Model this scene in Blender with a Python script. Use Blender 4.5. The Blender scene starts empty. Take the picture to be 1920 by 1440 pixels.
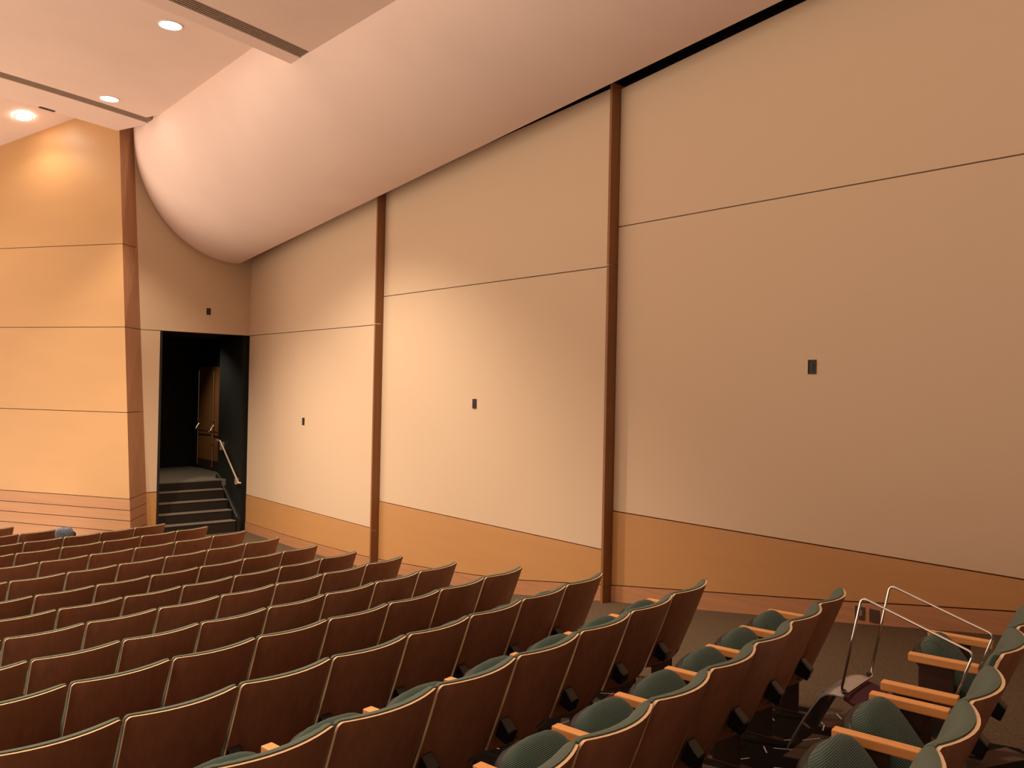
import bpy, bmesh, math, random
from mathutils import Vector, Matrix, Euler
random.seed(7)
SC = bpy.context.scene
COL = SC.collection
PI = math.pi

# ------------------------------------------------------------------ frame
# X = towards the side wall, Y = towards the stage, Z = up, metres; the eye stands at (0, 0, EYE)
EYE = 3.0
FPX, PITCH, ROLL, YAW = 1560.0, 0.006357, 0.020240, 0.708439
CX, CY = -5.0121, 43.2620            # centre of the curved rows and ceiling slots


def P(n, s, z):                       # heights below are measured from the eye
    return Vector((n, s, z + EYE))


def arc(R, phi, z):
    return P(CX + R * math.sin(phi), CY - R * math.cos(phi), z)


# ------------------------------------------------------------------ camera
fw_o = Vector((0, math.cos(PITCH), math.sin(PITCH)))
r_o = Vector((1, 0, 0))
u_o = r_o.cross(fw_o)
r_c = math.cos(ROLL) * r_o + math.sin(ROLL) * u_o
u_c = -math.sin(ROLL) * r_o + math.cos(ROLL) * u_o
ct, st = math.cos(YAW), math.sin(YAW)


def ns(v):
    return Vector((ct * v.x + st * v.y, -st * v.x + ct * v.y, v.z))


CR, CU, CF = ns(r_c), ns(u_c), ns(fw_o)
cam_data = bpy.data.cameras.new('camera')
cam_data.sensor_width = 36.0
cam_data.lens = 36.0 * FPX / 1920.0
cam_data.clip_end = 200
cam = bpy.data.objects.new('camera', cam_data)
COL.objects.link(cam)
M = Matrix((CR, CU, -CF)).transposed().to_4x4()
M.translation = P(0, 0, 0)
cam.matrix_world = M
SC.camera = cam


def project(p):
    d = p - P(0, 0, 0)
    w = d.dot(CF)
    if w < 0.05:
        return None
    return 960 + FPX * d.dot(CR) / w, 720 - FPX * d.dot(CU) / w


# ------------------------------------------------------------------ materials
def mat(name, col, rough=0.6, metal=0.0, bump=None, spec=0.5, var=None, coat=0.0):
    m = bpy.data.materials.new(name)
    m.use_nodes = True
    nt = m.node_tree
    b = nt.nodes['Principled BSDF']
    b.inputs['Base Color'].default_value = (*col, 1)
    b.inputs['Roughness'].default_value = rough
    b.inputs['Metallic'].default_value = metal
    b.inputs['Specular IOR Level'].default_value = spec
    if coat:
        b.inputs['Coat Weight'].default_value = coat
    tc = nt.nodes.new('ShaderNodeTexCoord')
    if var:                            # (scale vector, amount, detail)
        sc, amt, det = var
        mp = nt.nodes.new('ShaderNodeMapping')
        mp.inputs['Scale'].default_value = sc
        nt.links.new(tc.outputs['Object'], mp.inputs['Vector'])
        no = nt.nodes.new('ShaderNodeTexNoise')
        no.inputs['Scale'].default_value = 1.0
        no.inputs['Detail'].default_value = det
        nt.links.new(mp.outputs['Vector'], no.inputs['Vector'])
        rp = nt.nodes.new('ShaderNodeValToRGB')
        rp.color_ramp.elements[0].position = 0.3
        rp.color_ramp.elements[1].position = 0.7
        rp.color_ramp.elements[0].color = (*[max(0, c * (1 - amt)) for c in col], 1)
        rp.color_ramp.elements[1].color = (*[min(1, c * (1 + amt)) for c in col], 1)
        nt.links.new(no.outputs['Fac'], rp.inputs['Fac'])
        nt.links.new(rp.outputs['Color'], b.inputs['Base Color'])
    if bump:                           # ('wave'|'noise', scale, strength, axis)
        kind, sc, stg, axis = bump
        if kind == 'wave':
            t = nt.nodes.new('ShaderNodeTexWave')
            t.bands_direction = axis
            t.inputs['Scale'].default_value = sc
            out = t.outputs['Fac']
        else:
            t = nt.nodes.new('ShaderNodeTexNoise')
            t.inputs['Scale'].default_value = sc
            t.inputs['Detail'].default_value = 4
            out = t.outputs['Fac']
        nt.links.new(tc.outputs['Object'], t.inputs['Vector'])
        bp = nt.nodes.new('ShaderNodeBump')
        bp.inputs['Strength'].default_value = stg
        bp.inputs['Distance'].default_value = 0.004
        nt.links.new(out, bp.inputs['Height'])
        nt.links.new(bp.outputs['Normal'], b.inputs['Normal'])
    return m


def ribbed(name, dark, light, scale, axis):
    m = mat(name, light, 0.9, spec=0.15)
    nt = m.node_tree
    b = nt.nodes['Principled BSDF']
    tc = [n for n in nt.nodes if n.type == 'TEX_COORD'][0]
    w = nt.nodes.new('ShaderNodeTexWave')
    w.bands_direction = axis
    w.inputs['Scale'].default_value = scale
    nt.links.new(tc.outputs['Object'], w.inputs['Vector'])
    rp = nt.nodes.new('ShaderNodeValToRGB')
    rp.color_ramp.elements[0].color = (*dark, 1)
    rp.color_ramp.elements[1].color = (*light, 1)
    rp.color_ramp.elements[1].position = 0.55
    nt.links.new(w.outputs['Fac'], rp.inputs['Fac'])
    nt.links.new(rp.outputs['Color'], b.inputs['Base Color'])
    bp = nt.nodes.new('ShaderNodeBump')
    bp.inputs['Strength'].default_value = 0.7
    bp.inputs['Distance'].default_value = 0.003
    nt.links.new(w.outputs['Fac'], bp.inputs['Height'])
    nt.links.new(bp.outputs['Normal'], b.inputs['Normal'])
    b.inputs['Sheen Weight'].default_value = 0.15
    return m


def emit(name, col, strength):
    m = bpy.data.materials.new(name)
    m.use_nodes = True
    b = m.node_tree.nodes['Principled BSDF']
    b.inputs['Base Color'].default_value = (*col, 1)
    b.inputs['Emission Color'].default_value = (*col, 1)
    b.inputs['Emission Strength'].default_value = strength
    return m


def dash_carpet(name):
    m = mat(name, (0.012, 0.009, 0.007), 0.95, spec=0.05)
    nt = m.node_tree
    b = nt.nodes['Principled BSDF']
    N, L = nt.nodes.new, nt.links.new
    tc = [n for n in nt.nodes if n.type == 'TEX_COORD'][0]

    def math_(op, a, bb=None):
        q = N('ShaderNodeMath')
        q.operation = op
        for i, v in enumerate((a, bb)):
            if v is None:
                continue
            if isinstance(v, (int, float)):
                q.inputs[i].default_value = v
            else:
                L(v, q.inputs[i])
        return q.outputs[0]

    def dashes(scale, hl, hw, seed):
        sub = N('ShaderNodeVectorMath')
        sub.operation = 'MULTIPLY_ADD'
        sub.inputs[1].default_value = (scale, scale, 0)
        sub.inputs[2].default_value = (seed, seed * 1.7, 0)
        L(tc.outputs['Object'], sub.inputs[0])
        v = N('ShaderNodeTexVoronoi')
        v.voronoi_dimensions = '2D'
        v.inputs['Scale'].default_value = 1.0
        v.inputs['Randomness'].default_value = 0.85
        L(sub.outputs[0], v.inputs['Vector'])
        d = N('ShaderNodeVectorMath')
        d.operation = 'SUBTRACT'
        L(sub.outputs[0], d.inputs[0])
        L(v.outputs['Position'], d.inputs[1])
        se = N('ShaderNodeSeparateColor')
        L(v.outputs['Color'], se.inputs[0])
        ang = math_('MULTIPLY', se.outputs[0], 6.2832)
        rt = N('ShaderNodeVectorRotate')
        rt.rotation_type = 'Z_AXIS'
        L(d.outputs[0], rt.inputs['Vector'])
        L(ang, rt.inputs['Angle'])
        sx = N('ShaderNodeSeparateXYZ')
        L(rt.outputs[0], sx.inputs[0])
        a = math_('LESS_THAN', math_('ABSOLUTE', sx.outputs[0]), hl * scale)
        c = math_('LESS_THAN', math_('ABSOLUTE', sx.outputs[1]), hw * scale)
        return math_('MULTIPLY', a, c), se.outputs[1]
    m1, _ = dashes(4.2, 0.050, 0.0034, 3.1)
    m2, pick = dashes(1.9, 0.20, 0.085, 9.7)
    red = m2
    mixr = N('ShaderNodeMix')
    mixr.data_type = 'RGBA'
    mixr.inputs[6].default_value = (0.014, 0.010, 0.008, 1)
    tone = N('ShaderNodeMix')
    tone.data_type = 'RGBA'
    tone.inputs[6].default_value = (0.105, 0.072, 0.055, 1)
    tone.inputs[7].default_value = (0.20, 0.030, 0.036, 1)
    L(math_('GREATER_THAN', pick, 0.72), tone.inputs[0])
    L(tone.outputs[2], mixr.inputs[7])
    L(red, mixr.inputs[0])
    mixw = N('ShaderNodeMix')
    mixw.data_type = 'RGBA'
    mixw.inputs[7].default_value = (0.75, 0.70, 0.64, 1)
    L(mixr.outputs[2], mixw.inputs[6])
    L(m1, mixw.inputs[0])
    L(mixw.outputs[2], b.inputs['Base Color'])
    return m


MT = {}
MT['wall'] = mat('beige_fabric_wall', (0.66, 0.50, 0.34), 0.85, spec=0.15, bump=('noise', 220, 0.05, 'X'))
MT['wain'] = mat('tan_wainscot', (0.52, 0.27, 0.10), 0.55, spec=0.3, var=((0.7, 0.7, 10), 0.025, 3))
MT['base'] = mat('maple_baseboard', (0.46, 0.22, 0.10), 0.5, spec=0.35, var=((1.5, 1.5, 40), 0.10, 3))
MT['fin'] = mat('brown_wood_fin', (0.27, 0.12, 0.045), 0.5, spec=0.3, var=((25, 25, 1.0), 0.10, 3))
MT['groove'] = mat('dark_groove', (0.16, 0.075, 0.03), 0.9, spec=0.1)
MT['black'] = mat('black_gap_shade', (0.006, 0.005, 0.004), 0.95, spec=0.05)
MT['black_paint'] = mat('black_paint', (0.015, 0.016, 0.014), 0.55, spec=0.3)
MT['plaster'] = mat('cream_plaster', (0.76, 0.59, 0.50), 0.7, spec=0.25, bump=('noise', 3, 0.04, 'X'), var=((0.9, 0.9, 0.9), 0.03, 3))
MT['orange'] = mat('maple_stage_panel', (0.53, 0.31, 0.13), 0.45, spec=0.4, var=((0.8, 0.8, 3), 0.02, 2))
MT['orange_plank'] = mat('maple_stage_plank', (0.42, 0.215, 0.095), 0.45, spec=0.4, var=((1, 1, 40), 0.09, 3))
MT['side'] = mat('pinkish_maple_return', (0.42, 0.22, 0.12), 0.55, spec=0.3, var=((30, 30, 1.2), 0.12, 4))
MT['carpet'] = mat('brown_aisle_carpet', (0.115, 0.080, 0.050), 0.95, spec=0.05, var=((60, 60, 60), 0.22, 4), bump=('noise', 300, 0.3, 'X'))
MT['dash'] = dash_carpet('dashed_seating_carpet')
MT['stair'] = mat('grey_stair_carpet', (0.20, 0.17, 0.13), 0.95, spec=0.05, var=((80, 80, 80), 0.2, 3))
MT['riser'] = mat('dark_riser_carpet', (0.03, 0.024, 0.018), 0.95, spec=0.05)
MT['shell'] = mat('cherry_plywood_back', (0.38, 0.155, 0.078), 0.42, spec=0.4, var=((26, 26, 1.3), 0.12, 4))
MT['edge'] = mat('pale_plywood_edge', (0.74, 0.50, 0.28), 0.45, spec=0.5)
MT['arm'] = mat('maple_armrest', (0.72, 0.32, 0.10), 0.4, spec=0.45, var=((60, 6, 60), 0.07, 3))
MT['back_fabric'] = ribbed('green_ribbed_back_fabric', (0.046, 0.062, 0.042), (0.108, 0.138, 0.094), 50, 'X')
MT['seat_fabric'] = ribbed('green_ribbed_seat_fabric', (0.018, 0.034, 0.025), (0.058, 0.090, 0.066), 50, 'Y')
MT['pan'] = mat('dark_plastic_seat_pan', (0.022, 0.017, 0.014), 0.5, spec=0.3)
MT['steel'] = mat('dark_brown_steel', (0.05, 0.024, 0.015), 0.5, spec=0.3)
MT['gloss'] = mat('glossy_black_plastic', (0.012, 0.011, 0.010), 0.18, spec=0.5)
MT['chrome'] = mat('chrome', (0.86, 0.82, 0.78), 0.08, metal=1.0)
MT['chair_shell'] = mat('grey_polished_shell', (0.50, 0.48, 0.47), 0.13, spec=0.6, metal=0.6)
MT['purple'] = mat('purple_upholstery', (0.075, 0.028, 0.032), 0.9, spec=0.1)
MT['door'] = mat('brown_wood_door', (0.30, 0.125, 0.04), 0.45, spec=0.35, var=((25, 25, 1.2), 0.15, 4))
MT['brass'] = mat('satin_metal', (0.75, 0.60, 0.45), 0.28, metal=1.0)
MT['rail'] = mat('pale_rail', (0.80, 0.62, 0.46), 0.35, metal=0.6)
MT['boxdark'] = mat('dark_box', (0.02, 0.012, 0.008), 0.6)
MT['wire'] = mat('wire_sheath', (0.10, 0.085, 0.08), 0.5)
MT['plate'] = mat('brown_plate', (0.075, 0.035, 0.022), 0.5)
MT['socket'] = mat('tan_socket', (0.30, 0.17, 0.11), 0.5)
MT['lens'] = emit('lamp_lens', (1.0, 0.90, 0.78), 34.0)
MT['trimring'] = mat('white_trim_ring', (0.80, 0.72, 0.64), 0.5)
MT['grille'] = mat('grey_brown_grille', (0.38, 0.29, 0.22), 0.6)
MT['bag'] = mat('grey_blue_cloth', (0.10, 0.105, 0.125), 0.9, var=((40, 40, 90), 0.6, 2))
MT['bagdark'] = mat('dark_cloth', (0.02, 0.015, 0.015), 0.9)


# ------------------------------------------------------------------ builders
def link(name, me, parent=None):
    o = bpy.data.objects.new(name, me)
    COL.objects.link(o)
    if parent is not None:
        o.parent = parent
    return o


def from_bm(name, bm, mats, parent=None, smooth=False, recalc=True):
    if recalc:
        bmesh.ops.recalc_face_normals(bm, faces=bm.faces)
    me = bpy.data.meshes.new(name)
    bm.to_mesh(me)
    bm.free()
    for m in (mats if isinstance(mats, (list, tuple)) else [mats]):
        me.materials.append(m)
    if smooth:
        me.shade_smooth()
        if smooth != 'all':
            me.set_sharp_from_angle(angle=math.radians(40))
    return link(name, me, parent)


def box_into(bm, lo, hi, mtx=None, mi=0, bevel=0.0):
    vs = [bm.verts.new(Vector((x, y, z))) for x in (lo[0], hi[0]) for y in (lo[1], hi[1]) for z in (lo[2], hi[2])]
    fs = []
    for q in ((0, 1, 3, 2), (4, 6, 7, 5), (0, 4, 5, 1), (2, 3, 7, 6), (0, 2, 6, 4), (1, 5, 7, 3)):
        f = bm.faces.new([vs[i] for i in q])
        f.material_index = mi
        fs.append(f)
    if bevel:
        es = list({e for f in fs for e in f.edges})
        r = bmesh.ops.bevel(bm, geom=es, offset=bevel, segments=2, affect='EDGES', profile=0.5)
        vs = list({v for f in r['faces'] for v in f.verts} | {v for v in vs if v.is_valid})
        for f in r['faces']:
            f.material_index = mi
    if mtx is not None:
        for v in vs:
            v.co = mtx @ v.co
    return vs


def box(name, lo, hi, m, parent=None, bevel=0.0, mtx=None):
    bm = bmesh.new()
    box_into(bm, lo, hi, mtx, 0, bevel)
    return from_bm(name, bm, m, parent)


def prism(name, base, top, m, parent=None):          # two matching loops of points
    bm = bmesh.new()
    a = [bm.verts.new(p) for p in base]
    b = [bm.verts.new(p) for p in top]
    n = len(a)
    bm.faces.new(a[::-1])
    bm.faces.new(b)
    for i in range(n):
        bm.faces.new((a[i], a[(i + 1) % n], b[(i + 1) % n], b[i]))
    return from_bm(name, bm, m, parent)


def tube_into(bm, pts, r, seg=10, closed=False):
    rings = []
    n = len(pts)
    prev = None
    for i, p in enumerate(pts):
        p = Vector(p)
        if closed:
            t = Vector(pts[(i + 1) % n]) - Vector(pts[i - 1])
        else:
            t = Vector(pts[min(i + 1, n - 1)]) - Vector(pts[max(i - 1, 0)])
        t.normalize()
        if prev is None:
            a = Vector((0, 0, 1)) if abs(t.z) < 0.9 else Vector((1, 0, 0))
            u = t.cross(a).normalized()
        else:
            u = (prev - t * prev.dot(t)).normalized()
        prev = u
        w = t.cross(u)
        rings.append([bm.verts.new(p + r * (math.cos(2 * PI * k / seg) * u + math.sin(2 * PI * k / seg) * w)) for k in range(seg)])
    for i in range(n if closed else n - 1):
        A, B = rings[i], rings[(i + 1) % n]
        for k in range(seg):
            bm.faces.new((A[k], A[(k + 1) % seg], B[(k + 1) % seg], B[k]))
    if not closed:
        bm.faces.new(rings[0][::-1])
        bm.faces.new(rings[-1])


def tube(name, pts, r, m, parent=None, seg=10):
    bm = bmesh.new()
    tube_into(bm, pts, r, seg)
    return from_bm(name, bm, m, parent, smooth=True)


def fillet(pts, rad, k=5):
    out = [Vector(pts[0])]
    for i in range(1, len(pts) - 1):
        a, b, c = Vector(pts[i - 1]), Vector(pts[i]), Vector(pts[i + 1])
        d1, d2 = (a - b).normalized(), (c - b).normalized()
        p, q = b + d1 * rad, b + d2 * rad
        for j in range(k + 1):
            t = j / k
            out.append((1 - t) ** 2 * p + 2 * t * (1 - t) * b + t * t * q)
    out.append(Vector(pts[-1]))
    return out


def superq(a, b, c, e1, e2, nu=28, nv=14):
    def sp(v, e):
        return math.copysign(abs(v) ** e, v)
    bm = bmesh.new()
    rows = []
    for j in range(1, nv):
        v = -PI / 2 + PI * j / nv
        rows.append([bm.verts.new((a * sp(math.cos(v), e1) * sp(math.cos(2 * PI * i / nu), e2),
                                   b * sp(math.cos(v), e1) * sp(math.sin(2 * PI * i / nu), e2),
                                   c * sp(math.sin(v), e1))) for i in range(nu)])
    lo, hi = bm.verts.new((0, 0, -c)), bm.verts.new((0, 0, c))
    for j in range(len(rows) - 1):
        for i in range(nu):
            bm.faces.new((rows[j][i], rows[j][(i + 1) % nu], rows[j + 1][(i + 1) % nu], rows[j + 1][i]))
    for i in range(nu):
        bm.faces.new((lo, rows[0][(i + 1) % nu], rows[0][i]))
        bm.faces.new((hi, rows[-1][i], rows[-1][(i + 1) % nu]))
    return bm


def thing(name, loc, label, cat, rz=0.0, group=None):
    o = bpy.data.objects.new(name, None)
    o.empty_display_size = 0.1
    COL.objects.link(o)
    o.location = loc
    o.rotation_euler = (0, 0, rz)
    return tag(o, label, cat, group)


def tag(o, label, cat, group=None):
    o['label'] = label
    o['category'] = cat
    if group:
        o['group'] = group
    return o


def struct(o):
    o['kind'] = 'structure'
    return o


def copy_tree(o, parent=None):
    c = o.copy()
    COL.objects.link(c)
    if parent is not None:
        c.parent = parent
        c.matrix_parent_inverse = o.matrix_parent_inverse.copy()
    for ch in list(o.children):
        copy_tree(ch, c)
    return c


# ------------------------------------------------------------------ floor
ROWS = [  # radius, height of the back's top under the eye, angle of the aisle end, seat pitch
    (42.915, -1.009, None, 0.480),
    (41.9585, -1.1321, 0.9419, 0.4695), (41.0356, -1.2528, 0.9465, 0.532), (40.1162, -1.3775, 0.952, 0.5281),
    (39.1996, -1.5015, 0.9585, 0.5312), (38.2872, -1.6276, 0.9652, 0.5348), (37.3706, -1.7323, 0.9725, 0.5374),
    (36.456, -1.8382, 0.9798, 0.5382), (35.536, -1.9203, 0.9877, 0.5407), (34.6073, -1.9675, 0.9941, 0.5408),
    (33.6771, -2.0124, 1.001, 0.5459), (32.7474, -2.0627, 1.0039, 0.5247), (31.8177, -2.1143, 1.0026, 0.5069)]
SEAT_H = 0.80


def interp(tab, x):
    if x <= tab[0][0]:
        a, b = tab[0], tab[1]
    elif x >= tab[-1][0]:
        a, b = tab[-2], tab[-1]
    else:
        for a, b in zip(tab, tab[1:]):
            if a[0] <= x <= b[0]:
                break
    return a[1] + (b[1] - a[1]) * (x - a[0]) / (b[0] - a[0])


TAB_R = sorted([(r, z - SEAT_H) for r, z, a, w in ROWS] + [(29.0, -3.05), (24.0, -3.06), (46.0, -1.38), (48.0, -1.10)])
TAB_W = [(-4.0, -1.0), (2.33, -1.81), (2.92, -1.895), (3.8, -2.031), (6.45, -2.40), (8.1, -2.65), (9.5, -2.80), (11.9, -2.98), (14.5, -3.05), (20, -3.06)]
W = 7.1
N_AISLE = 4.86


def floor_z(n, s):
    R = math.hypot(n - CX, CY - s)
    zr = interp(TAB_R, R)
    if n <= N_AISLE:
        return zr
    t = min(1.0, (n - N_AISLE) / (W - N_AISLE))
    return zr * (1 - t) + interp(TAB_W, s) * t


bm = bmesh.new()
xs = [-3 + 0.5 * i for i in range(30)]
xs = [x for x in xs if x < N_AISLE - 0.2] + [N_AISLE, 5.4, 6.0, 6.6, 7.22]
ys = [-4.5 + 0.3 * i for i in range(71)] + [16.72]
grid = [[bm.verts.new(P(x, y, floor_z(x, y))) for y in ys] for x in xs]
for i in range(len(xs) - 1):
    for j in range(len(ys) - 1):
        f = bm.faces.new((grid[i][j], grid[i + 1][j], grid[i + 1][j + 1], grid[i][j + 1]))
        mx, my = (xs[i] + xs[i + 1]) / 2, (ys[j] + ys[j + 1]) / 2
        Rm = math.hypot(mx - CX, CY - my)
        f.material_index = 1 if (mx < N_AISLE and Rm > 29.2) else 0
# underside so that the slab has depth
r = bmesh.ops.extrude_face_region(bm, geom=list(bm.faces))
for v in r['geom']:
    if isinstance(v, bmesh.types.BMVert):
        v.co.z -= 0.15
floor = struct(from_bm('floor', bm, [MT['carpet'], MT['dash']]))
floor.data.shade_smooth()
floor.data.set_sharp_from_angle(angle=math.radians(30))

# ------------------------------------------------------------------ side wall: three bays
SEAM = [1.885, 1.446, 1.003]
WTOP = [-1.368, -1.836, -2.300]
BAYS = [(1.42, 6.462), (6.505, 11.49), (11.53, 16.70)]
BAYS_X = [(-3.7, 1.38)]
G = 0.006


def wall_top(s):
    return 3.537 + 0.1 * (6.4 - s)


wall = struct(box('wall_right', P(W + 0.06, -4.4, -3.3), P(W + 0.10, 16.9, 0.6), MT['groove']))


def slab(name, s0, s1, zb0, zb1, zt0, zt1, m, d=0.0, parent=wall):
    """vertical slab on the side wall between two positions, its own bottom and top line"""
    a, b = W - d, W + 0.055
    base = [P(a, s0, zb0), P(b, s0, zb0), P(b, s1, zb1), P(a, s1, zb1)]
    top = [P(a, s0, zt0), P(b, s0, zt0), P(b, s1, zt1), P(a, s1, zt1)]
    return prism(name, base, top, m, parent)


baseb = None
for k, (s0, s1) in enumerate(BAYS + BAYS_X):
    se = SEAM[k] if k < 3 else 2.33
    wt = WTOP[k] if k < 3 else -0.90
    low0, low1 = [(0.06, 0.06), (0.0, -0.15), (-0.30, -0.30), (0.06, 0.06)][k]
    slab('upper_panel', s0, s1, se + G, se + G, wall_top(s0) - low0, wall_top(s1) - low1, MT['wall'])
    slab('middle_panel', s0, s1, wt + G, wt + G, se - G, se - G, MT['wall'])
    nseg = 6
    cuts = [s0 + (s1 - s0) * i / nseg for i in range(nseg + 1)]
    bmw = bmesh.new()
    bmb = bmesh.new()
    for i in range(nseg):
        a, b = cuts[i], cuts[i + 1]
        ba, bb = interp(TAB_W, a) + 0.185, interp(TAB_W, b) + 0.185
        for bmx, z0, z1, z2, z3, dd in ((bmw, ba + 0.007, bb + 0.007, wt - G, wt - G, 0.004), (bmb, ba - 0.24, bb - 0.24, ba - 0.004, bb - 0.004, 0.012)):
            q = [bmx.verts.new(p) for p in (P(W - dd, a, z0), P(W + .055, a, z0), P(W + .055, b, z1), P(W - dd, b, z1), P(W - dd, a, z2), P(W + .055, a, z2), P(W + .055, b, z3), P(W - dd, b, z3))]
            for f in ((0, 3, 2, 1), (4, 5, 6, 7), (0, 4, 7, 3), (1, 2, 6, 5)):
                bmx.faces.new([q[j] for j in f])
            if i == 0:
                bmx.faces.new([q[j] for j in (0, 1, 5, 4)])
            if i == nseg - 1:
                bmx.faces.new([q[j] for j in (2, 3, 7, 6)])
    for bmx in (bmw, bmb):
        bmesh.ops.remove_doubles(bmx, verts=bmx.verts, dist=1e-4)
    from_bm('wainscot', bmw, MT['wain'], wall)
    bb_o = from_bm('baseboard_right', bmb, MT['base'])
    struct(bb_o)

for k, s in enumerate((1.40, 6.484, 11.51)):
    zb = interp(TAB_W, s) - 0.1
    zt = wall_top(s) - 0.01 + (0.2 if k == 2 else 0.0)
    t = struct(thing('trim_%d' % (k + 1), P(W, s, zb), '', ''))
    del t['label'], t['category']
    se, wt = [2.33, 1.885, 1.446][k], [-0.90, -1.368, -1.836][k]
    # the joints of a fin line up with the bay on its stage side
    se, wt = [1.885, 1.446, 1.003][k], [-1.368, -1.836, -2.300][k]
    cuts = [zb, zb + 0.285, wt, se, zt]
    for a, b in zip(cuts, cuts[1:]):
        o = box('fin_board', P(W - 0.145, s - 0.018, a + 0.004), P(W + 0.055, s + 0.018, b - 0.004), MT['fin'], bevel=0.002)
        o.parent = t
        o.matrix_parent_inverse = Matrix.Translation(t.location).inverted()

# black slab above the wall, the shade of the gap put into its colour
struct(prism('wall_gap_shade', [P(W + 0.12, -4.4, 0.5), P(W + 0.3, -4.4, 0.5), P(W + 0.3, 17.0, 0.5), P(W + 0.12, 17.0, 0.5)],
             [P(W + 0.12, -4.4, 6.4), P(W + 0.3, -4.4, 6.4), P(W + 0.3, 17.0, 6.4), P(W + 0.12, 17.0, 6.4)], MT['black']))

# ------------------------------------------------------------------ end wall with the doorway
SD = 16.70
wd = struct(box('wall_front', P(4.78, SD, 1.006), P(W + 0.02, SD + 0.12, 5.2), MT['wall']))


def part_box(name, lo, hi, m, parent, bevel=0.0):
    return box(name, lo, hi, m, parent, bevel)


part_box('side_panel', P(4.78, SD, -2.12), P(5.300, SD + 0.12, 0.994), MT['wall'], wd)
part_box('wainscot', P(4.78, SD - 0.004, -3.2), P(5.300, SD + 0.12, -2.135), MT['wain'], wd)
part_box('door_jamb', P(5.302, SD - 0.006, -3.2), P(5.345, SD + 0.12, 0.992), MT['black_paint'], wd)

# ------------------------------------------------------------------ splayed stage pier
ZB, ZT = -3.15, 5.45
A0, A1 = Vector((-6.80, 15.0, 0)), Vector((-7.42, 15.5, 0))     # front right edge, old axes, at z -3 and 4.65
B0, B1 = Vector((-6.95, 16.04, 0)), Vector((-7.27, 15.76, 0))
LV = Vector((-0.954, 0.30, 0)) * 6.0


def edge_pt(e0, e1, z, off=Vector((0, 0, 0))):
    t = (z + 3.0) / 7.65
    q = ns(e0.lerp(e1, t) + off)
    return P(q.x, q.y, z)


pier = None
zs = [ZB, -2.72, -2.52, -2.33, -2.127, -0.567, 1.0, 2.546, ZT]
for i, (a, b) in enumerate(zip(zs, zs[1:])):
    a2, b2 = a + (0.006 if i else 0), b - 0.006
    lo = [edge_pt(A0, A1, a2), edge_pt(B0, B1, a2), edge_pt(B0, B1, a2, LV), edge_pt(A0, A1, a2, LV)]
    hi = [edge_pt(A0, A1, b2), edge_pt(B0, B1, b2), edge_pt(B0, B1, b2, LV), edge_pt(A0, A1, b2, LV)]
    bm = bmesh.new()
    va = [bm.verts.new(p) for p in lo]
    vb = [bm.verts.new(p) for p in hi]
    bm.faces.new(va[::-1])
    bm.faces.new(vb)
    for k in range(4):
        f = bm.faces.new((va[k], va[(k + 1) % 4], vb[(k + 1) % 4], vb[k]))
        f.material_index = 1 if k == 0 else 0
    o = from_bm('wall_stage' if pier is None else ('base_plank' if i < 4 else 'stage_panel'), bm,
                [MT['orange_plank' if i < 4 else 'orange'], MT['side']], pier)
    if pier is None:
        pier = struct(o)
sh = 0.02
def core(z):
    a, b = edge_pt(A0, A1, z, LV * 0.035), edge_pt(B0, B1, z, LV * 0.035)
    return [a.lerp(b, 0.06), b, edge_pt(B0, B1, z, LV), edge_pt(A0, A1, z, LV).lerp(edge_pt(B0, B1, z, LV), 0.06)]


core_lo, core_hi = core(ZB), core(ZT - 0.02)
prism('joint_backing', core_lo, core_hi, MT['groove'], pier)

# ------------------------------------------------------------------ alcove with steps and doors
alc = struct(box('wall_alcove', P(4.95, 20.72, -3.2), P(8.2, 20.8, 1.5), MT['black_paint']))
part_box('alcove_ceiling', P(4.95, SD + 0.13, 1.02), P(8.2, 20.72, 1.10), MT['black_paint'], alc)
part_box('alcove_left_side', P(4.85, SD + 0.13, -3.2), P(4.95, 20.72, 1.02), MT['black_paint'], alc)
part_box('alcove_right_side', P(7.02, SD + 0.13, -3.2), P(7.6, 18.08, 1.02), MT['black_paint'], alc)
part_box('alcove_door_head', P(7.40, 18.08, 0.40), P(7.6, 20.72, 1.02), MT['black_paint'], alc)
part_box('alcove_far_side', P(7.40, 20.46, -3.2), P(7.6, 20.72, 0.40), MT['black_paint'], alc)
part_box('door_frame', P(7.40, 18.08, -3.2), P(7.6, 18.52, 0.40), MT['black_paint'], alc)
part_box('door_backing', P(7.52, 18.5, -3.2), P(7.6, 20.5, 0.40), MT['black_paint'], alc)

LAND = -2.06
stairs = struct(box('floor_landing', P(4.96, 17.60, -3.2), P(7.52, 20.72, LAND), MT['stair']))
rise = (LAND + 3.03) / 5
bmf = bmesh.new()
box_into(bmf, P(4.97, 17.585, LAND - rise + 0.002), P(6.92, 17.598, LAND - 0.022))
from_bm('riser_face', bmf, MT['riser'], stairs)
for k in range(4):
    s0 = 16.735 + 0.216 * k
    top = -3.03 + rise * (k + 1)
    st_o = box('step', P(4.97, s0, -3.2), P(6.90, 17.58, top), MT['riser'], stairs)
    st_o['label'] = 'carpeted step with a lighter tread'
    box('tread', P(4.97, s0 - 0.012, top), P(6.90, s0 + 0.205, top + 0.014), MT['stair'], st_o)
# stringer board along the right side of the steps, with a paler strip along its top edge
st_pts = [(16.74, -3.2), (17.95, -3.2), (17.95, LAND + 0.02), (17.9, LAND + 0.08), (16.74, -2.80)]
prism('trim_4', [P(6.925, a, b) for a, b in st_pts], [P(7.015, a, b) for a, b in st_pts], MT['black_paint']).__setitem__('kind', 'structure')
tube('edge_strip', [P(6.94, 16.76, -2.76), P(6.94, 17.86, LAND + 0.10)], 0.010, MT['wire'], bpy.data.objects['trim_4'], 8)

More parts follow.
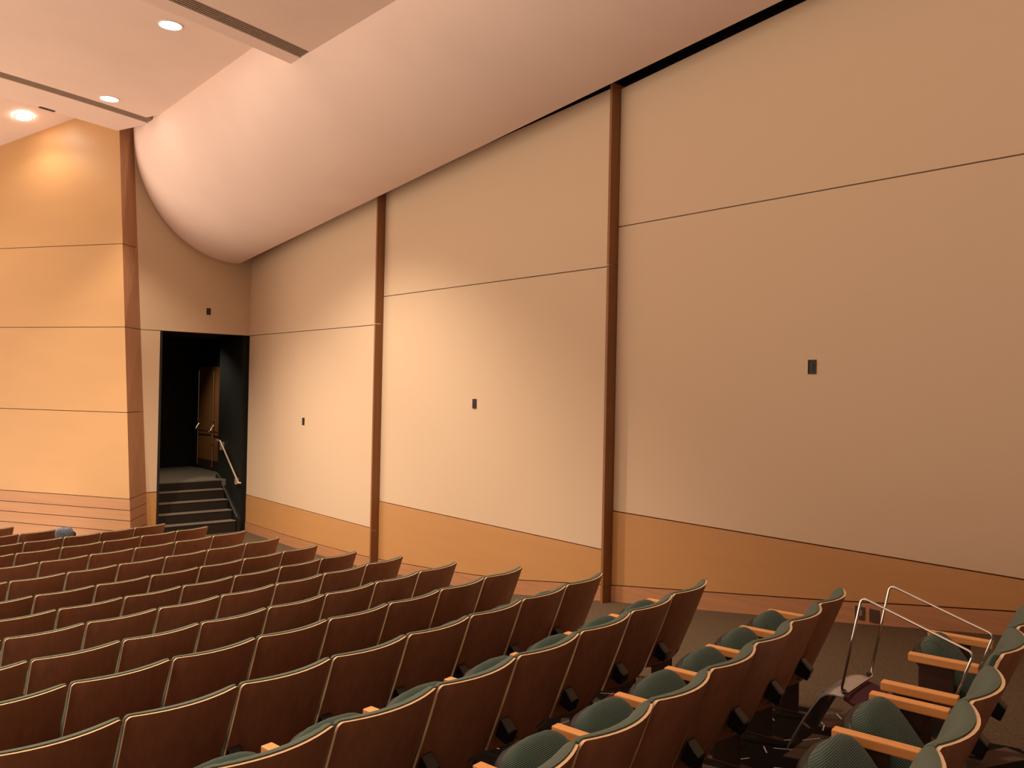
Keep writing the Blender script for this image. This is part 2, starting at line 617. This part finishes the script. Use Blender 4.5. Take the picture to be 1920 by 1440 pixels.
hr = thing('handrail', P(6.95, 17.2, -2.0), 'pale metal handrail sloping down the right side of the dark steps', 'handrail')


def child(o, parent):
    o.parent = parent
    bpy.context.view_layer.update()
    o.matrix_parent_inverse = parent.matrix_world.inverted()
    return o


child(tube('rail', fillet([P(7.00, 16.74, -2.06), P(6.95, 16.76, -2.05), P(6.95, 17.78, -1.245), P(6.95, 18.0, -1.245), P(7.0, 18.02, -1.245)], 0.012, 4), 0.021, MT['rail'], None, 12), hr)
child(box('wall_bracket', P(6.945, 17.72, -1.44), P(7.018, 17.80, -1.27), MT['rail'], None, 0.004), hr)
child(box('wall_bracket', P(6.945, 16.90, -2.10), P(7.018, 16.95, -1.97), MT['rail'], None, 0.004), hr)

for di, (s0, s1) in enumerate(((18.56, 19.49), (19.51, 20.44))):
    t = thing('door_%d' % (di + 1), P(7.46, s0, LAND), '', '')
    del t['label'], t['category']
    struct(t)
    child(box('door_leaf', P(7.43, s0, LAND + 0.012), P(7.48, s1, 0.395), MT['door'], None, 0.003), t)
    child(box('kick_plate', P(7.425, s0 + 0.01, LAND + 0.02), P(7.431, s1 - 0.01, LAND + 0.24), MT['steel'], None), t)
    # bow-shaped push bar, latch rods and their guides
    zb = LAND + 0.95
    far = s1 - 0.10
    child(tube('push_bar', fillet([P(7.425, s0 + 0.04, zb - 0.03), P(7.36, s0 + 0.06, zb - 0.03), P(7.33, far - 0.02, zb - 0.02), P(7.36, far, zb + 0.05), P(7.42, far, zb + 0.13)], 0.02, 4), 0.014, MT['brass'], None, 8), t)
    rod = far + 0.03
    child(tube('latch_rod', [P(7.405, rod, LAND + 0.10), P(7.405, rod, 0.30)], 0.010, MT['brass'], None, 8), t)
    for zz in (LAND + 0.10, zb - 0.33, zb + 0.22):
        child(box('rod_guide', P(7.385, rod - 0.03, zz - 0.012), P(7.43, rod + 0.03, zz + 0.012), MT['brass'], None), t)

# ------------------------------------------------------------------ bulging soffit along the wall
NB, SA, SB = 6.72, 2.05, 2.30


def soffit_bottom(s):
    return 2.40 + 0.0945 * (16.70 - s)


bm = bmesh.new()
ss = [-4.4, -2, 0, 2, 4, 6, 8, 10, 12, 14, 15.5, 16.0, 16.2, 16.35, 16.45, 16.53, 16.59, 16.64, 16.67, 16.69]
NP = 36
rings = []
for s in ss:
    zb = soffit_bottom(s)
    hb = max(0.35, 4.74 - zb)
    k = max(0.0, (s - 16.30) / 0.40)
    sh = 1.0 - 0.055 * (1 - math.sqrt(max(0.0, 1 - k * k)))
    ring = []
    for i in range(NP + 1):
        th = PI / 2 * i / NP
        n = NB - SA * math.sin(th) * sh
        z = zb + hb - hb * math.cos(th) * sh
        ring.append(bm.verts.new(P(n, s, z)))
    ring.append(bm.verts.new(P(NB - SA * sh, s, zb + hb + 1.2)))
    ring.append(bm.verts.new(P(NB + 0.02, s, zb + hb + 1.2)))
    rings.append(ring)
for A, B in zip(rings, rings[1:]):
    for i in range(len(A)):
        j = (i + 1) % len(A)
        bm.faces.new((A[i], A[j], B[j], B[i]))
bm.faces.new(rings[0])
bm.faces.new(rings[-1][::-1])
soff = struct(from_bm('ceiling_soffit', bm, MT['plaster'], smooth=True))


# ------------------------------------------------------------------ stepped ceiling, concentric slots
def ring_slab(name, R0, R1, z0, z1, m, parent=None, p0=-0.62, p1=0.42, k=60, drop=0.0):
    bm = bmesh.new()
    vs = []
    for i in range(k + 1):
        ph = p0 + (p1 - p0) * i / k
        vs.append([bm.verts.new(arc(R, ph, z)) for R, z in ((R0, z0 - drop), (R1, z0), (R1, z1), (R0, z1 - drop))])
    for A, B in zip(vs, vs[1:]):
        for i in range(4):
            j = (i + 1) % 4
            bm.faces.new((A[i], A[j], B[j], B[i]))
    bm.faces.new(vs[0])
    bm.faces.new(vs[-1][::-1])
    return from_bm(name, bm, m, parent)


Z1, Z2, Z3 = 4.18, 4.65, 4.875
PE = 0.30
ceil = struct(ring_slab('ceiling', 35.05, 49.0, Z1, Z1 + 0.10, MT['plaster'], None, -0.45, PE))
ring_slab('slot_lip', 34.54, 34.80, Z1, Z1 + 0.70, MT['plaster'], ceil, -0.5, PE)
ring_slab('upper_panel', 29.52, 34.54, Z2, Z2 + 0.10, MT['plaster'], ceil, -0.55, 0.33)
ring_slab('slot_lip', 28.33, 29.26, Z2, Z2 + 0.60, MT['plaster'], ceil, -0.6, 0.3385)
ring_slab('far_panel', 21.0, 28.34, 5.25, 5.35, MT['plaster'], ceil, -0.7, 0.42, 60, 0.23 * 7.34)

for lab, R0, R1, zz, pe in (('long dark linear air grille crossing the ceiling nearest the camera', 34.80, 35.05, Z1, 0.2925),
                            ('long linear air slot in the ceiling beside the farther downlights', 29.26, 29.52, Z2, 0.336)):
    v = thing('ceiling_vent', arc((R0 + R1) / 2, 0.2, zz), lab, 'air vent')
    child(ring_slab('backing', R0 + 0.002, R1 - 0.002, zz + 0.035, zz + 0.06, MT['grille'], None, -0.5, pe), v)
    bmv = bmesh.new()
    nb = 6
    for i in range(nb):
        Ra = R0 + (R1 - R0) * (i + 0.28) / nb
        Rb = R0 + (R1 - R0) * (i + 0.62) / nb
        prev = None
        for q in range(41):
            ph = -0.5 + (pe + 0.5) * q / 40
            cur = [bmv.verts.new(arc(Rr, ph, z)) for Rr, z in ((Ra, zz + 0.004), (Rb, zz + 0.004), (Rb, zz + 0.036), (Ra, zz + 0.036))]
            if prev:
                for a in range(4):
                    b = (a + 1) % 4
                    bmv.faces.new((prev[a], prev[b], cur[b], cur[a]))
            prev = cur
    child(from_bm('slats', bmv, MT['grille']), v)

ph = math.atan2(3.117 - CX, CY - 16.16)
bm = bmesh.new()
box_into(bm, (-0.13, -0.03, -0.012), (0.13, 0.03, 0.004), Matrix.Translation(arc(28.375, ph, Z2)) @ Matrix.Rotation(ph, 4, 'Z'))
tag(from_bm('slot_cover', bm, MT['boxdark']), 'tiny dark slot cover on the ceiling lip above the orange stage wall', 'ceiling fitting')

# ------------------------------------------------------------------ lamps
LAMP = (1.0, 0.82, 0.65)


def disk(bm, c, r, z0, z1, seg=32, r_in=None):
    if r_in is None:
        a = [bm.verts.new(c + Vector((r * math.cos(2 * PI * i / seg), r * math.sin(2 * PI * i / seg), z0))) for i in range(seg)]
        b = [bm.verts.new(c + Vector((r * math.cos(2 * PI * i / seg), r * math.sin(2 * PI * i / seg), z1))) for i in range(seg)]
        bm.faces.new(a)
        bm.faces.new(b)
        for i in range(seg):
            bm.faces.new((a[i], a[(i + 1) % seg], b[(i + 1) % seg], b[i]))
    else:
        L = [[bm.verts.new(c + Vector((rr * math.cos(2 * PI * i / seg), rr * math.sin(2 * PI * i / seg), zz))) for i in range(seg)]
             for rr, zz in ((r_in, z0), (r, z0), (r, z1), (r_in, z1))]
        for q in range(4):
            for i in range(seg):
                bm.faces.new((L[q][i], L[q][(i + 1) % seg], L[(q + 1) % 4][(i + 1) % seg], L[(q + 1) % 4][i]))


def lamp(n, s, z, power, spread=125):
    ld = bpy.data.lights.new('downlight_lamp', 'SPOT')
    ld.spot_size = math.radians(spread)
    ld.spot_blend = 0.55
    ld.shadow_soft_size = 0.09
    ld.energy = power
    ld.color = LAMP
    lo = bpy.data.objects.new('downlight_lamp', ld)
    COL.objects.link(lo)
    lo.location = P(n, s, z - 0.10)
    return lo


for n, s, z, lab in ((3.58, 11.16, Z2, 'glowing round downlight nearest the camera, below the dark ceiling grille'),
                     (3.79, 14.76, Z2, 'glowing round downlight right beside the farther ceiling slot'),
                     (3.07, 17.68, Z3, 'glowing round downlight at the left edge, above the orange stage wall')):
    t = thing('downlight', P(n, s, z), lab, 'ceiling light', 0, 'recessed downlights')
    bm = bmesh.new()
    disk(bm, P(n, s, z), 0.155, -0.008, 0.004, 32, 0.135)
    child(from_bm('trim_ring', bm, MT['trimring'], smooth=True), t)
    bm = bmesh.new()
    disk(bm, P(n, s, z), 0.1345, -0.004, 0.003)
    child(from_bm('lens', bm, MT['lens']), t)
    if z == Z3:                              # sits flush in the sloping panel
        rad = Vector((n - CX, s - CY, 0)).normalized()
        t.rotation_euler = Vector((0, 0, 1)).rotation_difference(Vector((-0.23 * rad.x, -0.23 * rad.y, 1)).normalized()).to_euler()

POW = 500.0
for n, s, z, k, sp in ((3.58, 11.16, Z2, 2.0, 112), (3.79, 14.76, Z2, 0.7, 92), (3.02, 17.50, Z3 - 0.1, 0.06, 150),
                       (0.0, 10.6, Z2, 1.7, 125), (0.0, 14.2, Z2, 1.3, 125), (0.0, 17.6, Z3, 1.2, 140),
                       (-3.6, 10.4, Z2, 1.5, 125), (-3.6, 14.0, Z2, 1.0, 125), (-3.6, 17.4, Z3, 1.2, 140),
                       (2.8, 6.6, Z1, 0.8, 85), (-0.9, 6.0, Z1, 0.8, 85), (-4.6, 6.0, Z1, 0.8, 85),
                       (2.4, 3.0, Z1, 0.6, 85), (-1.4, 2.6, Z1, 0.6, 85)):
    lamp(n, s, z, POW * k, sp)

ld = bpy.data.lights.new('landing_lamp', 'SPOT')
ld.energy = 55
ld.color = (1.0, 0.86, 0.68)
ld.spot_size = math.radians(100)
ld.spot_blend = 0.8
ld.shadow_soft_size = 0.06
lo = bpy.data.objects.new('landing_lamp', ld)
COL.objects.link(lo)
lo.location = P(5.7, 18.75, 0.95)
lo.rotation_euler = Vector((0.95, -0.25, -1.35)).to_track_quat('-Z', 'Y').to_euler()

w = bpy.data.worlds.new('world')
SC.world = w
w.use_nodes = True
bg = w.node_tree.nodes['Background']
bg.inputs['Color'].default_value = (1.0, 0.75, 0.585, 1)
# the hall is open towards the lit stage: the surroundings are brighter on that side
wn, wl = w.node_tree.nodes.new, w.node_tree.links.new
tcw = wn('ShaderNodeTexCoord')
dt = wn('ShaderNodeVectorMath')
dt.operation = 'DOT_PRODUCT'
dt.inputs[1].default_value = Vector((-0.55, 0.75, -0.35)).normalized()
wl(tcw.outputs['Generated'], dt.inputs[0])
mx = wn('ShaderNodeMath')
mx.operation = 'MAXIMUM'
mx.inputs[1].default_value = 0.0
wl(dt.outputs['Value'], mx.inputs[0])
pw_ = wn('ShaderNodeMath')
pw_.operation = 'POWER'
pw_.inputs[1].default_value = 1.5
wl(mx.outputs[0], pw_.inputs[0])
ml = wn('ShaderNodeMath')
ml.operation = 'MULTIPLY_ADD'
ml.inputs[1].default_value = 1.55
ml.inputs[2].default_value = 0.17
wl(pw_.outputs[0], ml.inputs[0])
d2 = wn('ShaderNodeVectorMath')  # second lobe from below left, added to brighten the ceiling
d2.operation = 'DOT_PRODUCT'
d2.inputs[1].default_value = Vector((-0.65, 0.10, -0.75)).normalized()
wl(tcw.outputs['Generated'], d2.inputs[0])
m2 = wn('ShaderNodeMath')
m2.operation = 'MAXIMUM'
m2.inputs[1].default_value = 0.0
wl(d2.outputs['Value'], m2.inputs[0])
p2 = wn('ShaderNodeMath')
p2.operation = 'POWER'
p2.inputs[1].default_value = 4.0
wl(m2.outputs[0], p2.inputs[0])
a2 = wn('ShaderNodeMath')
a2.operation = 'MULTIPLY_ADD'
a2.inputs[1].default_value = 1.3
wl(p2.outputs[0], a2.inputs[0])
wl(ml.outputs[0], a2.inputs[2])
wl(a2.outputs[0], bg.inputs['Strength'])


# ------------------------------------------------------------------ auditorium seats
PITCH0 = 0.53
HW = 0.2570
LEAN = 0.19
DROP = 0.50


def back_pt(u, v, off, hw=HW, lift=0.0):
    """point of the curved back, u across, v from the top down, off = forward of the rear face"""
    taper = 1.0 - 0.03 * v
    x = u * hw * taper
    sag = 0.062 * (1 - u * u) * (1 - 0.25 * v)
    y = -sag + LEAN * (v ** 1.08) + off
    z = SEAT_H - DROP * v + lift
    c = (abs(u) - 0.93) / 0.07
    if c > 0 and v < 0.06:
        z -= 0.014 * c * c * (1 - v / 0.06)
    return Vector((x, y, z))


US = [-1, -0.985, -0.96, -0.93, -0.8, -0.6, -0.4, -0.2, 0, 0.2, 0.4, 0.6, 0.8, 0.93, 0.96, 0.985, 1]
VS = [0, 0.02, 0.06, 0.15, 0.3, 0.45, 0.6, 0.75, 0.9, 1.0]


def grid_solid(us, vs, rear, front, edge_mi=0, face_mi=(0, 0)):
    bm = bmesh.new()
    A = [[bm.verts.new(rear(u, v)) for v in vs] for u in us]
    B = [[bm.verts.new(front(u, v)) for v in vs] for u in us]
    nu, nv = len(us), len(vs)
    for i in range(nu - 1):
        for j in range(nv - 1):
            bm.faces.new((A[i][j], A[i + 1][j], A[i + 1][j + 1], A[i][j + 1])).material_index = face_mi[0]
            bm.faces.new((B[i][j], B[i][j + 1], B[i + 1][j + 1], B[i + 1][j])).material_index = face_mi[1]
    for i in range(nu - 1):
        for j in (0, nv - 1):
            bm.faces.new((A[i][j], B[i][j], B[i + 1][j], A[i + 1][j])).material_index = edge_mi
    for j in range(nv - 1):
        for i in (0, nu - 1):
            bm.faces.new((A[i][j], A[i][j + 1], B[i][j + 1], B[i][j])).material_index = edge_mi
    return bm


def cushion_front(u, v):
    t = 0.050 * (max(0.0, 1 - abs(u) ** 5)) ** 0.5 * (max(0.0, 1 - abs(2 * v - 1) ** 9)) ** 0.5
    return back_pt(u, v * 0.90, 0.026 + t, HW + 0.001, 0.006)


def dense(n):
    return [math.sin(PI / 2 * (-1 + 2 * i / n)) for i in range(n + 1)]


def build_chair(seat_down=False, right_end=False, left_arm=True):
    root = bpy.data.objects.new('auditorium_seat', None)
    root.empty_display_size = 0.1
    COL.objects.link(root)
    sh = grid_solid(US, VS, lambda u, v: back_pt(u, v, 0), lambda u, v: back_pt(u, v, 0.013), 1)
    o = from_bm('back_shell', sh, [MT['shell'], MT['edge']], root, smooth=True)
    cus = grid_solid(dense(22), [(1 + q) / 2 for q in dense(18)], lambda u, v: back_pt(u, v * 0.90, 0.0135, HW + 0.001, 0.006), cushion_front)
    from_bm('back_cushion', cus, MT['back_fabric'], root, smooth=True)
    # the seat, hinged between the standards; tipped up or let down
    L = 0.385
    ang = math.radians(-9 if seat_down else 52)
    hy, hz = 0.165, (0.19 if seat_down else 0.298)
    cus = superq(0.206, L / 2, 0.060, 0.55, 0.42, 36, 16)
    for v in cus.verts:                      # bowed front edge
        if v.co.y > 0:
            v.co.y += 0.025 * (1 - (v.co.x / 0.206) ** 2) * (v.co.y / (L / 2))
    s = from_bm('seat_cushion', cus, MT['seat_fabric'], root, smooth='all')
    q = Euler((ang, 0, 0)).to_matrix()
    cpos = Vector((0, hy, hz)) + q @ Vector((0, L / 2, 0.012))
    s.location = cpos
    s.rotation_euler = (ang, 0, 0)
    pan = superq(0.209, L / 2 + 0.004, 0.034, 0.4, 0.40, 32, 8)
    for v in pan.verts:
        if v.co.y > 0:
            v.co.y += 0.025 * (1 - (v.co.x / 0.209) ** 2) * (v.co.y / (L / 2))
    p = from_bm('seat_pan', pan, MT['pan'], root, smooth='all')
    p.location = Vector((0, hy, hz)) + q @ Vector((0, L / 2, -0.034))
    p.rotation_euler = (ang, 0, 0)
    sides = ([-1] if left_arm else []) + ([1] if right_end else [])
    for sx in sides:
        x = sx * PITCH0 / 2
        box('armrest', (x - 0.026, 0.150, 0.562), (x + 0.026, 0.445, 0.600), MT['arm'], root, 0.005)
        bm = bmesh.new()
        box_into(bm, (x - 0.010, 0.250, 0.015), (x + 0.010, 0.40, 0.561), None, 0, 0.003)
        box_into(bm, (x - 0.022, 0.19, 0.0), (x + 0.022, 0.43, 0.015), None, 0, 0.002)
        sd = from_bm('standard', bm, MT['steel'], root)
        if sx < 0:
            bm = bmesh.new()
            q2 = Matrix.Translation((x + 0.036, 0.084, 0.425)) @ Euler((math.radians(21), 0, 0)).to_matrix().to_4x4()
            vs = box_into(bm, (-0.034, -0.040, -0.050), (0.034, 0.036, 0.046), None, 0, 0.007)
            for v in vs:                     # the top slopes away from the back
                if v.co.z > 0:
                    v.co.z += 0.45 * (v.co.y - 0.03)
                v.co = q2 @ v.co
            from_bm('hinge_cover', bm, MT['gloss'], sd)
    return root


protos = {}


def get_proto(kind):
    if kind not in protos:
        protos[kind] = build_chair(*kind)
        return protos[kind], True
    return protos[kind], False


def place_chair(kind, R, phi, ztop, pitch, label, group):
    o, first = get_proto(kind)
    if not first:
        o = copy_tree(o)
    o.location = arc(R, phi, ztop - SEAT_H)
    o.rotation_euler = (0, 0, phi)
    o.scale = (pitch / PITCH0, 1, 1)
    tag(o, label, 'theatre seat', group)
    return o


ORD = ['', 'second-', 'third-', 'fourth-', 'fifth-', 'sixth-', 'seventh-', 'eighth-', 'ninth-', 'tenth-', 'eleventh-', 'twelfth-', 'thirteenth-', 'fourteenth-', 'fifteenth-']
NTH = ['first', 'second', 'third', 'fourth', 'fifth', 'sixth', 'seventh', 'eighth', 'ninth', 'tenth', 'eleventh', 'twelfth']


def in_view(R, phi, ztop, pitch):
    hit = []
    for dx in (-pitch / 2, pitch / 2):
        for dy, dz in ((0, 0), (0.45, -0.2), (0.2, -0.5), (-.06, 0)):
            q = arc(R - dy, phi + dx / R, ztop + dz)
            pr = project(q)
            if pr is None:
                continue
            hit.append(pr)
    if not hit:
        return False
    x0, x1 = min(h[0] for h in hit), max(h[0] for h in hit)
    y0, y1 = min(h[1] for h in hit), max(h[1] for h in hit)
    return x1 > 2 and x0 < 1918 and y0 < 1438 and y1 > 0


def polar(x, y):                       # old axes -> angle on the row
    q = ns(Vector((x, y, 0)))
    return math.atan2(q.x - CX, CY - q.y), math.hypot(q.x - CX, CY - q.y)


# nearest row: seat edges seen one by one, a gap beside the upturned chair
R1, z1, _, w1 = ROWS[0]
left_edges = [('Y', (0.935, 2.045)), ('Z', (1.233, 2.410)), ('A', (1.526, 2.785)), ('B', (1.975, 3.275)), ('C', (2.279, 3.660))]
labs = {'Y': 'green theatre seat cut off by the bottom edge, two seats left of the upturned chair gap',
        'Z': 'tipped-up green theatre seat at bottom right, second to the left of the upturned chair',
        'A': 'tipped-up green theatre seat directly left of the upturned chrome chair',
        'B': 'theatre seat carrying the upturned chrome chair between its armrests',
        'C': 'green theatre seat at the right edge, end of the nearest row beyond the upturned chair'}
labs['Y'] = 'nearest-row theatre seat mostly below the bottom edge, leftmost of that row'
for nm, (x, y) in left_edges:
    ph, rr = polar(x, y)
    if not in_view(R1, ph + w1 / 2 / R1, z1, w1):
        continue
    kind = (nm == 'B', nm in 'AC', True)
    place_chair(kind, R1, ph + (w1 / 2 + (0.014 if nm == 'C' else 0)) / R1, z1, w1 - (0.01 if nm == 'C' else 0), labs[nm], 'wood-backed seats of the nearest row')

for k in range(1, 15):
    if k < 13:
        R, z, a, pw = ROWS[k]
        phi_end = a - YAW
    else:
        R = 31.8177 - 0.93 * (k - 12)
        z = -2.1143 - 0.045 * (k - 12)
        pw = 0.53
        px, py = ((113.5, 993.5), (33.0, 989.0))[k - 13]
        d = CR * ((px - 960) / FPX) + CU * ((720 - py) / FPX) + CF
        q = d * (z / d.z)
        phi_end = math.atan2(q.x - CX, CY - q.y)
    for j in range(14):
        phi = phi_end - (j + 0.5) * pw / R
        if not in_view(R, phi, z, pw):
            if j > 2:
                break
            continue
        rown = '%snearest row' % ORD[k]
        if j == 0:
            lab = 'brown wood-backed green theatre seat at the aisle end of the %s' % rown
        else:
            lab = 'brown wood-backed green theatre seat, %s from the aisle in the %s' % (NTH[j], rown)
        place_chair((False, j == 0, True), R, phi, z, pw, lab, 'wood-backed theatre seats in the %s' % rown)

# ------------------------------------------------------------------ upturned stacking chair on the nearest row
uc = thing('stacking_chair', P(3.849, 1.754, -1.394), 'upturned chrome sled-base stacking chair lying legs up on the nearest row', 'chair')
uc.rotation_euler = (Euler((0, 0, 0)))
Rz = Matrix.Rotation(0.181, 3, 'Z')
Ry = Matrix.Rotation(0.052, 3, 'Y')
Rx = Matrix.Rotation(0.327, 3, 'X')
mw = (Rz @ Ry @ Rx).to_4x4()
mw.translation = uc.location
uc.matrix_world = mw
hwc, Lc, Hc = 0.2305, 0.475, 0.430
for sx in (-1, 1):
    x = sx * hwc
    # legs lead up to the sled runner and turn in under the seat at both ends
    pts = fillet([(x * 0.80, 0.150, -0.012), (x, 0.170, -0.004), (x, Lc / 2, Hc), (x, -Lc / 2, Hc), (x, -Lc / 2 - 0.004, 0.10), (x * 0.70, -0.247, -0.012)], 0.028, 6)
    tube('sled_leg', pts, 0.0058, MT['chrome'], uc, 10)
tube('cross_rod', [(-hwc * 0.82, 0.150, -0.012), (hwc * 0.82, 0.150, -0.012)], 0.0058, MT['chrome'], uc, 10)
tube('cross_rod', [(-hwc * 0.70, -0.247, -0.012), (hwc * 0.70, -0.247, -0.012)], 0.0058, MT['chrome'], uc, 10)
# shell: seat pan, rolling over at the stage side into the back, which hangs down
prof = [(-0.23, -0.035), (-0.12, -0.030), (0.0, -0.028), (0.10, -0.026), (0.16, -0.026), (0.20, -0.032), (0.232, -0.050), (0.252, -0.080), (0.264, -0.12), (0.285, -0.22), (0.300, -0.32), (0.306, -0.40)]


def sheet(name, pr, hw, t0, t1, m, crown=0.014):
    bm = bmesh.new()
    us = [-1, -0.97, -0.9, -0.7, -0.4, 0, 0.4, 0.7, 0.9, 0.97, 1]
    A, B = [], []
    for i, (y, z) in enumerate(pr):
        a = Vector(pr[max(i - 1, 0)])
        b = Vector(pr[min(i + 1, len(pr) - 1)])
        t = (b - a).normalized()
        nn = Vector((-t.y, t.x))
        endk = 1.0 - (0.06 if i in (0, len(pr) - 1) else 0.0)
        ra, rb = [], []
        for u in us:
            c = -crown * abs(u) ** 4
            ra.append(bm.verts.new((u * hw * endk, y + nn.x * (t1 + c), z + nn.y * (t1 + c))))
            rb.append(bm.verts.new((u * hw * endk, y + nn.x * (t0 + c), z + nn.y * (t0 + c))))
        A.append(ra)
        B.append(rb)
    for i in range(len(pr) - 1):
        for j in range(len(us) - 1):
            bm.faces.new((A[i][j], A[i + 1][j], A[i + 1][j + 1], A[i][j + 1]))
            bm.faces.new((B[i][j], B[i][j + 1], B[i + 1][j + 1], B[i + 1][j]))
        for j in (0, len(us) - 1):
            bm.faces.new((A[i][j], B[i][j], B[i + 1][j], A[i + 1][j]))
    for i in (0, len(pr) - 1):
        for j in range(len(us) - 1):
            bm.faces.new((A[i][j], A[i][j + 1], B[i][j + 1], B[i][j]))
    return from_bm(name, bm, m, uc, smooth=True)


sheet('shell', prof[4:], 0.222, 0.0, 0.006, MT['chair_shell'])
sheet('upholstered_seat', [(0.158, -0.026), (0.12, -0.026), (0.08, -0.027), (0.055, -0.028)][::-1], 0.195, -0.012, 0.0, MT['purple'])
sheet('seat_base', [(-0.23, -0.035), (-0.12, -0.030), (0.0, -0.028), (0.054, -0.028)], 0.150, -0.014, 0.002, MT['gloss'])
for sx in (-1, 1):
    bmk = superq(0.014, 0.014, 0.012, 1, 1, 14, 8)
    g = from_bm('stacking_glide', bmk, MT['gloss'], uc, smooth='all')
    g.location = (sx * 0.195, 0.165, -0.012)

# ------------------------------------------------------------------ small things on the walls
def junction(n, s, z, face, lab):
    t = thing('junction_box', P(n, s, z), lab, 'electrical box', 0, 'open wall boxes waiting for light fittings')
    if face == 'side':
        def q(a, b, c):
            return P(n - c, s + a, z + b)
    else:
        def q(a, b, c):
            return P(n + a, s - c, z + b)

    def bx(nm, a0, a1, b0, b1, c0, c1, m):
        A, B = q(a0, b0, c0), q(a1, b1, c1)
        return child(box(nm, [min(A[i], B[i]) for i in range(3)], [max(A[i], B[i]) for i in range(3)], m), t)
    bx('back_plate', -0.036, 0.036, -0.062, 0.062, 0.001, 0.004, MT['boxdark'])
    bm = bmesh.new()
    for a0, a1, b0, b1 in ((-0.040, -0.034, -0.066, 0.066), (0.034, 0.040, -0.066, 0.066), (-0.034, 0.034, -0.066, -0.060), (-0.034, 0.034, 0.060, 0.066)):
        A, B = q(a0, b0, 0.001), q(a1, b1, 0.010)
        box_into(bm, [min(A[i], B[i]) for i in range(3)], [max(A[i], B[i]) for i in range(3)])
    child(from_bm('box_rim', bm, MT['boxdark']), t)
    child(tube('loose_wire', fillet([q(-0.02, -0.04, 0.008), q(0.01, -0.02, 0.02), q(-0.012, 0.012, 0.016), q(0.012, 0.035, 0.010)], 0.01, 4), 0.004, MT['wire'], None, 8), t)


junction(W, 4.03, 0.262, 'side', 'small dark open wall box on the bay at the right')
junction(W, 9.07, -0.210, 'side', 'small dark open wall box on the middle bay of the side wall')
junction(W, 14.19, -0.671, 'side', 'small dark open wall box on the farthest bay beside the doorway')
junction(6.23, SD, 1.44, 'front', 'small dark open wall box above the dark doorway')

zf = interp(TAB_W, 3.52)
for s, lab, face in ((3.53, 'brown outlet plate with round socket at left of the pair low on the wall', True), (3.40, 'plain brown cover plate at right of the pair low on the wall', False)):
    t = thing('wall_plate', P(W - 0.012, s, zf + 0.095), lab, 'wall plate', 0, 'plates on the baseboard behind the upturned chair')
    child(box('cover', P(W - 0.019, s - 0.045, zf + 0.035), P(W - 0.0125, s + 0.045, zf + 0.150), MT['plate'], None, 0.002), t)
    if face:
        bm = superq(0.006, 0.024, 0.030, 0.6, 1, 20, 8)
        o = from_bm('socket', bm, MT['socket'], None, smooth='all')
        o.location = P(W - 0.019, s, zf + 0.093)
        child(o, t)

# sleeping bundle left on a seat far down front
px, py = 120.0, 1002.0
d = CR * ((px - 960) / FPX) + CU * ((720 - py) / FPX) + CF
zz = -2.19
q = d * (zz / d.z)
t = thing('backpack', P(q.x, q.y, zz - 0.10), 'small grey-blue bag propped on a seat back in the far front rows', 'bag')
bm = superq(0.115, 0.06, 0.10, 0.6, 0.6, 24, 14)
rnd = random.Random(3)
for v in bm.verts:
    v.co *= 1 + rnd.uniform(-0.07, 0.07)
bo = from_bm('bag_body', bm, MT['bag'], None, smooth='all')
bo.location = P(q.x, q.y, zz)
child(bo, t)
bm = superq(0.035, 0.035, 0.045, 1, 1, 16, 10)
bo = from_bm('rolled_end', bm, MT['bagdark'], None, smooth='all')
bo.location = P(q.x + 0.145, q.y + 0.10, zz - 0.03)
child(bo, t)
tube_o = tube('carry_strap', fillet([P(q.x + 0.09, q.y + 0.03, zz + 0.02), P(q.x + 0.12, q.y + 0.08, zz + 0.03), P(q.x + 0.14, q.y + 0.10, zz - 0.02)], 0.02, 4), 0.012, MT['bag'], None, 8)
child(tube_o, t)

# ------------------------------------------------------------------ output look
SC.view_settings.view_transform = 'Standard'
SC.view_settings.look = 'None'
SC.view_settings.exposure = 0.55
SC.view_settings.gamma = 1.0
SC.view_settings.use_curve_mapping = False
SC.cycles.use_denoising = True
SC.cycles.max_bounces = 8
SC.cycles.diffuse_bounces = 5
